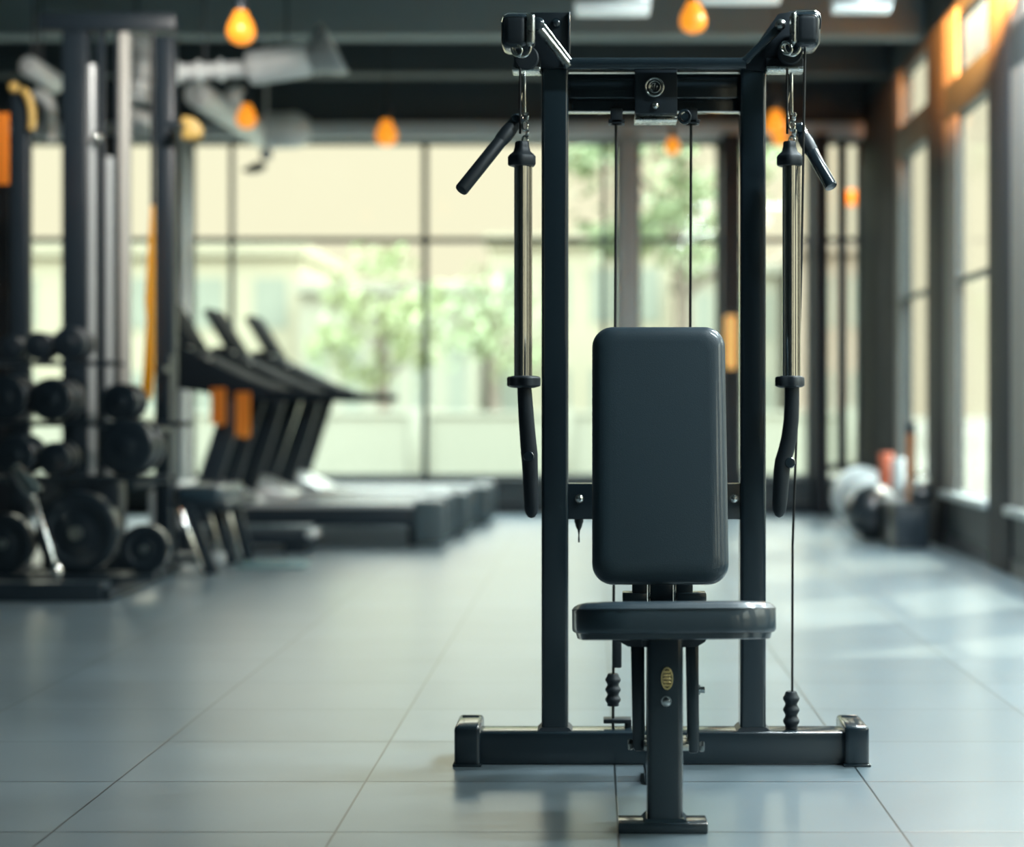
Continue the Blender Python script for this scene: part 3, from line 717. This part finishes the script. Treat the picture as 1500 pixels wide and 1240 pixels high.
# chrome bar resting by the rack
cbar = thing('barbell', at(45, 715, 8.9), 'slim chrome bar leaning on the rack with a bright round tip', 'barbell')
cbar.location = at(80, 828, 8.75); cbar.location.z = .0
p0, p1 = at(44, 712, 8.86), at(81, 830, 8.75)
MB().rod(p0, p1, .014, 14).build('shaft', 'steel', cbar)
MB().lathe([(0, 0), (0, .025), (.03, .036), (.06, .03), (.08, .016), (.08, 0)], p1-(p1-p0).normalized()*.02, (p1-p0), 18).build('end_sleeve', 'chrome', cbar)
MB().lathe([(0, 0), (.0, .03), (.12, .05), (.2, .045), (.2, 0)], at(22, 684, 8.88), at(44, 712, 8.86)-at(22, 684, 8.88), 18).build('collar', 'chrome', cbar)

# cable tower behind the rack
tw = thing('cable_tower', (ax(170, 10.0), 10.1, 0), 'tall dark cable tower with chrome guide rods behind the dumbbell rack', 'gym machine')
YT = 10.3
def tb(n, a, b_, t, bt, Y, d, m, bev=.01): return MB().box(ax(a, Y), ax(b_, Y), Y, Y+d, az(bt, Y) if bt is not None else 0, az(t, Y), bev).build(n, m, tw)
tb('column', 90, 127, 18, None, YT, .16, 'dark')
tb('post', 226, 254, 52, None, YT, .12, 'dark')
tb('top_beam', 55, 256, 18, 44, YT-.02, .12, 'dark')
tb('inner_bar', 142, 152, 40, None, YT+.02, .05, 'dark', .004)
tb('inner_bar', 168, 174, 40, None, YT+.02, .05, 'dark', .004)
tb('pale_upright', 174, 188, 36, 600, YT+.02, .08, 'whitepaint', .01)
for px, t0 in ((134.5, 95), (160, 230)):
    MB().cyl(at(px, t0, YT+.05), at(px, 700, YT+.05), .030).build('guide_rod', 'silver', tw)
MB().ball(at(143, 200, YT-.03), .03, 16, (1, 1, 1.3)).build('pin_knob', 'chrome', tw)
tb('weight_stack', 127, 172, 700, None, YT, .2, 'dark', .01)
tb('foot_rail', 60, 255, 812, None, YT, .25, 'dark', .02)
# second post at the picture's left edge
lp = thing('rack_post', (ax(27, 10.3), 10.35, 0), 'dark upright rack post at the far left with gold band looped over its top', 'rack post')
MB().box(ax(14, 10.3), ax(41, 10.3), 10.3, 10.4, 0, az(128, 10.3), .02).build('post', 'dark', lp)
MB().box(ax(8, 10.3), ax(47, 10.3), 10.2, 10.5, 0, .03, .005).build('foot_plate', 'dark', lp)
MB().ball(at(20, 128, 10.28), .035, 14).build('cap_knob', 'goldrub', lp)
gb = MB().tube([at(33, 132, 10.27), at(38, 136, 10.27), at(43, 146, 10.27), at(46.5, 160, 10.27), at(47.5, 176, 10.27), at(46, 190, 10.27)], .024, 12).build('resistance_band', 'goldrub')
tag(gb, 'curved gold rubber band hooked over the dark post top', 'exercise band')
ob = MB().box(ax(-14, 9.7), ax(13, 9.7), 9.70, 9.708, az(270, 9.7), az(165, 9.7), .003, 2).build('hanging_strap', 'orange')
tag(ob, 'wide orange strap hanging at the left edge of the view', 'strap')
# yellow strap
ys = thing('hanging_strap', at(217, 580, 10.2), 'long yellow strap hanging beside the dark tower post, widening toward its end', 'strap')
Yy = 10.2
MB().prism([at(220.5, 300, Yy), at(225.5, 300, Yy), at(226, 400, Yy), at(226, 540, Yy), at(224, 575, Yy), at(220, 586, Yy), at(212, 586, Yy), at(207, 575, Yy), at(209.5, 540, Yy), at(214, 470, Yy), at(212, 440, Yy)], (0, .006, 0), .002).build('strap', 'yellow', ys)
MB().cyl(at(223, 44, Yy+.02), at(223, 305, Yy+.02), .012).build('cord', 'cable', ys)
# gold pad on the tower
gp = MB().prism([at(264, 168, 10.2), at(284, 172, 10.2), at(297, 188, 10.2), at(292, 203, 10.2), at(265, 204, 10.2)], (0, .08, 0), .02).build('tower_pad', 'goldrub', tw)
tag(gp, 'gold rubber pad beside the post')
MB().box(ax(250, 10.2), ax(270, 10.2), 10.1, 10.3, az(190, 10.2), az(180, 10.2)).build('pad_arm', 'dark', tw)

# ================================================================ CEILING FITTINGS
def make_pendant():
    e = thing('pendant_lamp', (0, 0, 0), None, 'pendant lamp', 'amber bulb pendants hanging from the dark ceiling')
    MB().lathe([(-.115, 0), (-.112, .03), (-.095, .062), (-.065, .082), (-.03, .085), (.01, .074), (.05, .052), (.085, .036), (.10, .030), (.10, 0)], (0, 0, 0), (0, 0, 1), 24).build('bulb', 'bulb', e)
    MB().lathe([(.085, 0), (.085, .040), (.16, .038), (.19, .018), (.19, 0)], (0, 0, 0), (0, 0, 1), 18).build('socket', 'dark', e)
    MB().cyl((0, 0, .18), (0, 0, 1.0), .006, n=8).build('cord', 'cable', e)
    return e
pd = make_pendant()
pens = [(353, 37, 9.7, 'amber pendant bulb nearest the viewer on the left, above the silver duct', 1.0),
        (361, 168, 12.5, 'amber pendant bulb above the treadmill consoles, left of the window centre', .92),
        (566, 192, 13.3, 'amber pendant bulb in front of the pale header, above the large far window', 1.05),
        (1015, 22, 9.5, 'amber pendant bulb above the gym tower crossbar', .92),
        (1136, 177, 12.6, 'amber pendant bulb seen just right of the gym tower upright', .95),
        (1143, 198, 14.0, 'amber pendant bulb farthest back, right of the gym tower upright', .8),
        (985, 212, 14.3, 'amber pendant bulb seen between the two gym tower cables', .75)]
for i, (px, py, Y, lab, sc) in enumerate(pens):
    p = pd if i == 0 else dup(pd)
    p.location = at(px, py, Y); p['label'] = lab
    # real cord length up to the ceiling
    cz = (CEIL - p.location.z)
    p.scale = (sc, sc, sc)
    for ch in p.children:
        if ch.name.startswith('cord'): ch.scale.z = 1.0; ch.location.z = 0; ch.scale.z = (cz/sc-.18)/.82; ch.location.z = .18-.18*ch.scale.z
# silver duct with flared end
du = thing('air_duct', at(400, 95, 11.0), 'silver round air duct with flared outlet under the dark ceiling', 'air duct')
Yd = 11.0
dz = MB()
P0, P1, P2 = at(262, 106, Yd), at(362, 101, Yd), at(455, 86, Yd)
MB().cyl(P0, P1, .055).build('branch_pipe', 'duct', du)
MB().rod(P1, P2, .115, 28, .3).build('trunk_pipe', 'duct', du)
for t in (.0, .3, .62):
    MB().torus(P0.lerp(P1, t), .062, .016, (P1-P0)).build('joint_ring', 'duct', du)
MB().lathe([(0, .10), (.05, .11), (.16, .18), (.20, .185), (.20, .16), (.03, .09)], at(452, 90, Yd), at(505, 62, Yd)-at(452, 90, Yd), 28).build('flared_outlet', 'silver', du)
for px in (300, 420): MB().cyl(at(px, 96, Yd), Vector((ax(px, Yd), Yd, CEIL)), .008, n=8).build('hanger', 'dark', du)
d2 = thing('air_duct', at(345, 170, 13.2), 'pale diagonal air duct running down to the window header', 'air duct')
MB().rod(at(288, 137, 12.6), at(392, 204, 14.9), .105, 28, .3).build('pipe', 'duct', d2)
MB().lathe([(0, .11), (.1, .11), (.2, .16), (.45, .16), (.55, .10), (.55, 0)], at(362, 193, 14.6), (1, .1, .05), 24).build('elbow', 'duct', d2)
MB().cyl(at(300, 140, 12.7), Vector((ax(300, 12.7), 12.7, CEIL)), .008, n=8).build('hanger', 'dark', d2)
MB().ball(at(346, 142, 13.0), .09, 18).build('damper', 'duct', d2)
d3 = thing('air_duct', at(60, 110, 12.0), 'short silver air duct slanting down at the upper left corner', 'air duct')
MB().rod(at(40, 95, 11.8), at(84, 124, 12.3), .075, 24, .4).build('pipe', 'duct', d3)
MB().tube([at(52, 135, 12.2), at(70, 148, 12.2), at(73, 160, 12.2), at(73, 206, 12.2)], .05, 18).build('drop_pipe', 'duct', d3)
MB().cyl(at(50, 98, 11.9), Vector((ax(50, 11.9), 11.9, CEIL)), .01, n=8).build('hanger', 'dark', d3)
MB().cyl(at(60, 140, 12.2), Vector((ax(60, 12.2), 12.2, CEIL)), .01, n=8).build('hanger', 'dark', d3)
d4 = thing('air_duct', at(200, 70, 12.4), 'segmented pale air duct seen between tower upright and post', 'air duct')
MB().tube([at(188, 52, 12.4), at(212, 70, 12.4), at(210, 110, 12.4), at(200, 145, 12.4)], .09, 20).build('pipe', 'duct', d4)
for px, py in ((203, 62), (212, 92), (207, 122), (201, 143)):
    MB().torus(at(px, py, 12.4), .095, .02, (0, .3, 1)).build('joint_ring', 'silver', d4)
MB().rod(at(190, 168, 12.6), at(222, 180, 12.6), .07, 20).build('branch_pipe', 'duct', d4)
MB().cyl(at(200, 165, 12.6), Vector((ax(200, 12.6), 12.6, CEIL)), .01, n=8).build('hanger', 'dark', d4)
# black bracket fitting in front of the left window
cam_ = thing('ceiling_speaker', at(375, 240, 13.6), 'small black angled fitting with pale round end before the bright window', 'speaker')
MB().prism([at(352, 249, 13.6), at(376, 236, 13.6), at(388, 238, 13.6), at(384, 247, 13.6), at(368, 252, 13.6)], (0, .12, 0), .01).build('body', 'dark', cam_)
MB().ball(at(390, 226, 13.65), .055, 16).build('ball_mount', 'silver', cam_)
MB().cyl(at(390, 226, 13.7), Vector((ax(390, 13.7), 13.7, CEIL)), .012, n=8).build('rod', 'silver', cam_)

ADDED_LAMP = 140
# linear ceiling lights
def make_light():
    e = thing('ceiling_light', (0, 0, 0), None, 'ceiling light', 'slim white ceiling lights')
    MB().box(-.75, .75, -.09, .09, .03, .10, .01).build('housing', 'silver', e)
    MB().box(-.72, .72, -.075, .075, 0, .035, .01).build('diffuser', 'tube', e)
    for x in (-.6, .6): MB().cyl((x, 0, .09), (x, 0, .45), .006, n=8).build('hanger', 'dark', e)
    return e
li = make_light()
lis = [((ax(897, 10.2), 10.2, az(20, 10.2)), .32, 'short boxy white ceiling light above the gym tower centre'),
       ((ax(1085, 10.6), 10.6, az(4, 10.6)), .35, 'white ceiling light just right of the amber bulb above the tower'),
       ((ax(1262, 9.0), 9.0, az(18, 9.0)), .22, 'slim white ceiling light near the right-hand windows')]
for i, (loc, s, lab) in enumerate(lis):
    o = li if i == 0 else dup(li)
    o.location = loc; o['label'] = lab; o.scale = (s, 1.2 if i == 0 else .8, 1.5 if i == 0 else 1)
    for ch in o.children:
        if ch.name.startswith('hanger'):
            zs = o.scale.z; ch.scale.z = ((CEIL-loc[2])/zs-.09)/.36; ch.location.z = .09-.09*ch.scale.z

# added row of unseen cool ceiling lights, brightens the right-hand floor
for x in (2.1,):
    for Y in (3.9, 5.7, 7.5, 9.3):
        o = dup(li); o.location = (x, Y, 3.75); o['label'] = 'added unseen long ceiling light brightening the floor beside the right-hand windows'; o['group'] = 'added row of long ceiling lights'
        o.scale = (1, 1, 1)
        for ch in o.children:
            if ch.name.startswith('hanger'): ch.scale.z = 1.42; ch.location.z = .09-.09*1.42
        al = bpy.data.lights.new('added_light_strip', 'AREA'); al.shape = 'RECTANGLE'; al.size = 1.4; al.size_y = .14; al.energy = ADDED_LAMP; al.color = (.84, .97, 1.0)
        ao = bpy.data.objects.new('added_light_strip', al); COL.objects.link(ao); ao.parent = o; ao.location = (0, 0, -.005)

# ================================================================ RIGHT-HAND CORNER
Yc = 14.0
gbll = MB().ball((ax(1262, Yc), Yc, .26), .26, 36).build('exercise_ball', 'ballgrey')
tag(gbll, 'large pale grey exercise ball on the floor in the far right corner', 'exercise ball')
med = thing('medicine_ball', (ax(1277, 12.75), 12.75, 0), 'dark round medicine ball in front of the pale exercise ball', 'medicine ball')
MB().ball((ax(1277, 12.75), 12.75, .22), .22, 30).build('ball', 'iron', med)
for s in (-1, 1): MB().torus((ax(1277, 12.75), 12.75, .22), .2185, .004, (s*.6, .5, .6), 40, 6).build('seam', 'panel', med)
box = thing('plyo_box', (ax(1338, 12.2), 12.2, 0), 'low black storage box by the right wall with pole and weights on it', 'box')
MB().box(ax(1312, 11.9), ax(1362, 11.9), 11.9, 12.5, 0, .30, .015).build('body', 'dark', box)
MB().box(ax(1308, 11.88), ax(1366, 11.88), 11.88, 12.52, .30, .33, .01).build('lid', 'dark', box)
low = MB().box(ax(1262, 12.9), ax(1318, 12.9), 12.9+.1, 13.2, 0, .12, .02).build('foam_block', 'dark')
tag(low, 'low dark foam block lying between the exercise ball and storage box', 'foam block')
kb = thing('kettlebell', (ax(1352, 12.1), 12.05, .33), 'small dark kettlebell with shiny handle on the black box', 'kettlebell')
kx = ax(1350, 12.05)
MB().lathe([(0, 0), (0, .05), (.015, .075), (.06, .09), (.11, .07), (.14, .035), (.14, 0)], (kx, 12.05, .33), (0, 0, 1), 24).build('body', 'iron', kb)
MB().tube([(kx-.05, 12.05, .44), (kx-.062, 12.05, .49), (kx-.04, 12.05, .535), (kx, 12.05, .545), (kx+.04, 12.05, .535), (kx+.062, 12.05, .49), (kx+.05, 12.05, .44)], .014, 12).build('handle', 'chrome', kb)
pole = thing('wooden_pole', (ax(1333, 12.3), 12.3, .33), 'brown wooden pole with dark tip standing upright on black box', 'pole')
MB().cyl((ax(1333, 12.3), 12.3, .33), (ax(1336, 12.3), 12.35, az(632, 12.3)), .036).build('shaft', 'wood', pole)
MB().lathe([(0, .038), (.09, .034), (.1, 0)], (ax(1336, 12.3), 12.35, az(636, 12.3)), (0, 0, 1), 16).build('tip', 'dark', pole)
rb_ = thing('foam_roller', (ax(1298, 13.5), 13.5, 0), 'reddish upright foam roller behind the exercise ball in right corner', 'foam roller')
MB().lathe([(0, .03), (0, .055), (.01, .06), (.64, .06), (.65, .055), (.65, .03)], (ax(1298, 13.5), 13.5, 0), (0, 0, 1), 24).build('roll', 'red', rb_)
# pale roller between exercise ball and pole
wr = MB().lathe([(0, 0), (0, .06), (.015, .07), (.60, .07), (.615, .06), (.615, 0)], (ax(1318, 13.3), 13.3, 0), (0, 0, 1), 24).build('foam_roller', 'ballgrey')
tag(wr, 'pale grey upright foam roller left of the wooden pole', 'foam roller')
# amber wall lamp on the far pillar
wl = thing('wall_lamp', (ax(1071, 15.4), 15.40, az(540, 15.4)), 'tall amber wall lamp on the dark pillar behind the gym tower', 'wall lamp')
MB().lathe([(0, 0), (0, .045), (.02, .055), (.48, .055), (.50, .045), (.50, 0)], (ax(1071, 15.35), 15.37, az(540, 15.4)), (0, 0, 1), 20).build('shade', 'lampglow', wl)
MB().box(ax(1071, 15.4)-.05, ax(1071, 15.4)+.05, 15.40, 15.45, az(545, 15.4), az(456, 15.4), .01).build('back_plate', 'dark', wl)

# added unseen spotlights: warm for a flare-like pillar wash, white to brighten free weights
def spotlight(SP, aim, label, energy, color, size, blend):
    sl = thing('added_spotlight', SP, label, 'spotlight')
    dv = (aim-SP).normalized()
    MB().lathe([(-.16, 0), (-.16, .05), (-.14, .06), (.0, .075), (.02, .08), (.0, .07), (-.03, .06)], SP, dv, 24).build('lamp_head', 'dark', sl)
    MB().cyl(SP+Vector((0, 0, .06)), Vector((SP.x, SP.y, CEIL)), .012, n=10).build('stem', 'dark', sl)
    ld = bpy.data.lights.new('added_spot_beam', 'SPOT'); ld.energy = energy; ld.color = color; ld.spot_size = R(size); ld.spot_blend = blend; ld.shadow_soft_size = .06
    lo = bpy.data.objects.new('added_spot_beam', ld); COL.objects.link(lo); lo.parent = sl; lo.location = dv*.05
    lo.rotation_euler = dv.to_track_quat('-Z', 'Y').to_euler()
spotlight(Vector((1.75, 9.4, 4.0)), Vector((2.6, 10.45, 4.05)), 'added unseen warm spotlight washing the right-hand pillars orange', 13000, (1.0, .34, .07), 68, .7)
spotlight(Vector((-1.7, 7.8, 3.9)), Vector((-3.1, 10.4, 2.5)), 'added unseen white spotlight brightening the free weights on the left', 480, (1.0, .95, .88), 58, .8)

# ================================================================ OUTSIDE
g = MB().box(-60, 60, FW+.35, 120, -.3, -.05); g.box(RW+.4, 60, -20, FW+.35, -.3, -.05)
struct(g.build('street_ground', 'asphalt'))
def tree(loc, h, rad, m, lab, n=900):
    e = thing('street_tree', loc, lab, 'tree', 'street trees outside the windows')
    x, y_, z = loc
    t = MB(); t.tube([(x, y_, z), (x+.05, y_, z+h*.25), (x-.03, y_+.05, z+h*.5), (x+.05, y_, z+h*.75)], .1, 10, rr=[.17, .13, .10, .05])
    for k in range(6):
        a = k*1.1; hh = h*(.4+.06*k)
        t.tube([(x, y_, z+hh), (x+math.cos(a)*rad*.4, y_+math.sin(a)*rad*.4, z+hh+rad*.35), (x+math.cos(a)*rad*.75, y_+math.sin(a)*rad*.75, z+hh+rad*.6)], .04, 8, rr=[.06, .04, .02])
    t.build('trunk', 'bark', e)
    bm = bmesh.new()
    cl = []
    for k in range(26):
        while True:
            v = Vector((random.uniform(-1, 1), random.uniform(-1, 1), random.uniform(-1, 1)))
            if v.length < 1: break
        cl.append(Vector((x+v.x*rad, y_+v.y*rad, z+h*.68+v.z*h*.32)))
    for k in range(n):
        c_ = random.choice(cl)+Vector((random.gauss(0, .30), random.gauss(0, .30), random.gauss(0, .26)))*rad*.5
        q = Vector((random.gauss(0, 1), random.gauss(0, 1), random.gauss(0, 1))).normalized(); u = q.orthogonal()*random.uniform(.035, .075); w_ = q.cross(u)
        bm.faces.new([bm.verts.new(c_+u*1.5), bm.verts.new(c_+w_*.8), bm.verts.new(c_-u*1.5), bm.verts.new(c_-w_*.8)])
    f_ = MB(); f_.bm.free(); f_.bm = bm; f_.build('foliage', m, e, 180)
tree((ax(560, 30), 30, -.05), 3.8, 1.2, 'leafA', 'pale green street tree left of the window centre mullion', 900)
tree((ax(722, 36), 36, -.05), 4.0, 1.6, 'leafB', 'soft green street tree just left of the gym tower', 900)
tree((ax(1000, 24), 24, -.05), 6.6, 1.5, 'leafB', 'leafy street tree seen between the gym tower uprights', 1900)
def building(x0, x1, y0, d, h, m, lab, cols, rows):
    e = thing('street_building', ((x0+x1)/2, y0+d/2, -.05), lab, 'building', 'pale buildings across the street')
    MB().box(x0, x1, y0, y0+d, -.05, h).build('wall', m, e)
    MB().box(x0-.15, x1+.15, y0-.2, y0+d, h, h+.3).build('cornice', m, e)
    wd = (x1-x0)/cols; fh = (h-.6)/rows
    for r_ in range(rows):
        for c_ in range(cols):
            a = x0+wd*(c_+.24); z0 = .5+fh*r_+ (0 if r_ == 0 else fh*.15)
            MB().box(a, a+wd*.52, y0-.03, y0+.05, z0, z0+fh*.62).build('facade_window', 'bglass', e)
building(-17, -8.2, 46, 8, 5.2, 'bldA', 'pale low building across the street behind the treadmills', 5, 2)
building(-7.9, -3.2, 44, 8, 4.0, 'bldB', 'grey low shopfront building across the street at window centre', 5, 1)
building(-3.0, 2.2, 47, 8, 5.6, 'bldA', 'cream building across the street behind the bench backrest', 4, 2)
building(2.6, 5.1, 45, 8, 4.6, 'bldB', 'grey building across the street right of the gym tower', 3, 2)
building(5.4, 7.6, 43, 8, 5.0, 'bldC', 'pinkish building seen through the far right corner window', 2, 2)
lw_ = MB(); lw_.box(-20, 4.4, 24, 24.25, -.05, .86).box(-20, 4.4, 23.97, 24.28, .86, .93, .01)  # low wall added to hide bright ground and mute the lower window band
for k in range(12): lw_.box(-19.5+2.1*k, -19.2+2.1*k, 23.94, 24.3, -.05, .98, .01)
struct(lw_.build('added_street_wall', 'bldB'))
# unseen canopy added outside to keep sun off the nearer right-hand windows
cn_ = MB(); cn_.box(GX+.1, GX+2.2, BW, 8.3, 4.0, 4.12, .01)
struct(cn_.build('added_sun_canopy', 'wall'))
hg = thing('hanging_banner', (ax(1250, 19), 19, -.05), 'small orange banner outside the narrow right corner window', 'banner')
MB().box(ax(1238, 19), ax(1264, 19), 19, 19.03, az(300, 19), az(279, 19), .005).build('cloth', 'orange', hg)
MB().cyl((ax(1268, 19), 19.02, -.05), (ax(1268, 19), 19.02, az(270, 19)), .03, n=10).build('banner_pole', 'dark', hg)

# ================================================================ LIGHT
W = bpy.data.worlds.new('World'); S.world = W; W.use_nodes = True
nt = W.node_tree; nt.nodes.clear(); L = nt.links
out = nt.nodes.new('ShaderNodeOutputWorld'); bg = nt.nodes.new('ShaderNodeBackground'); L.new(bg.outputs[0], out.inputs[0])
tc = nt.nodes.new('ShaderNodeTexCoord'); sp = nt.nodes.new('ShaderNodeSeparateXYZ'); L.new(tc.outputs['Generated'], sp.inputs[0])
cr = nt.nodes.new('ShaderNodeValToRGB'); L.new(sp.outputs[2], cr.inputs[0])
E = cr.color_ramp.elements
E[0].position = .0; E[0].color = (1.02, .96, .69, 1)
E[1].position = .20; E[1].color = (1.08, 1.01, .73, 1)
HI = 2.6
for p, c_ in ((.36, (2.5, 2.55, 2.15)), (.62, (4.5, 5.4, 5.5)), (1.0, (4.2, 5.6, 6.2))):
    q = E.new(p); q.color = (*[v*HI for v in c_], 1)
L.new(cr.outputs[0], bg.inputs[0]); bg.inputs[1].default_value = 1.0

sd = bpy.data.lights.new('sun', 'SUN'); sd.energy = 6.5; sd.color = (1.0, .86, .62); sd.angle = R(2.5)
so = bpy.data.objects.new('sun', sd); COL.objects.link(so); so.location = (12, 20, 10)
sdir = -Vector((.80, .52, 1.45)).normalized()
so.rotation_euler = sdir.to_track_quat('-Z', 'Y').to_euler()

# ================================================================ CAMERA
cd = bpy.data.cameras.new('camera'); co = bpy.data.objects.new('camera', cd); COL.objects.link(co)
co.location = (0, 0, CH); co.rotation_euler = (R(90), 0, 0)
cd.sensor_fit = 'HORIZONTAL'; cd.sensor_width = 36; cd.lens = FPX/1500*36
cd.shift_x = -(VX-750)/1500; cd.shift_y = -(620-VY)/1500
cd.clip_end = 500; cd.clip_start = .05
cd.dof.use_dof = True; cd.dof.focus_distance = 4.48; cd.dof.aperture_fstop = .0576*1000/50
S.camera = co
S.view_settings.view_transform = 'Standard'; S.view_settings.look = 'None'
S.view_settings.exposure = 0; S.view_settings.gamma = 1; S.view_settings.use_curve_mapping = False
S.cycles.use_denoising = True
S.cycles.max_bounces = 10; S.cycles.diffuse_bounces = 5; S.cycles.sample_clamp_indirect = 8
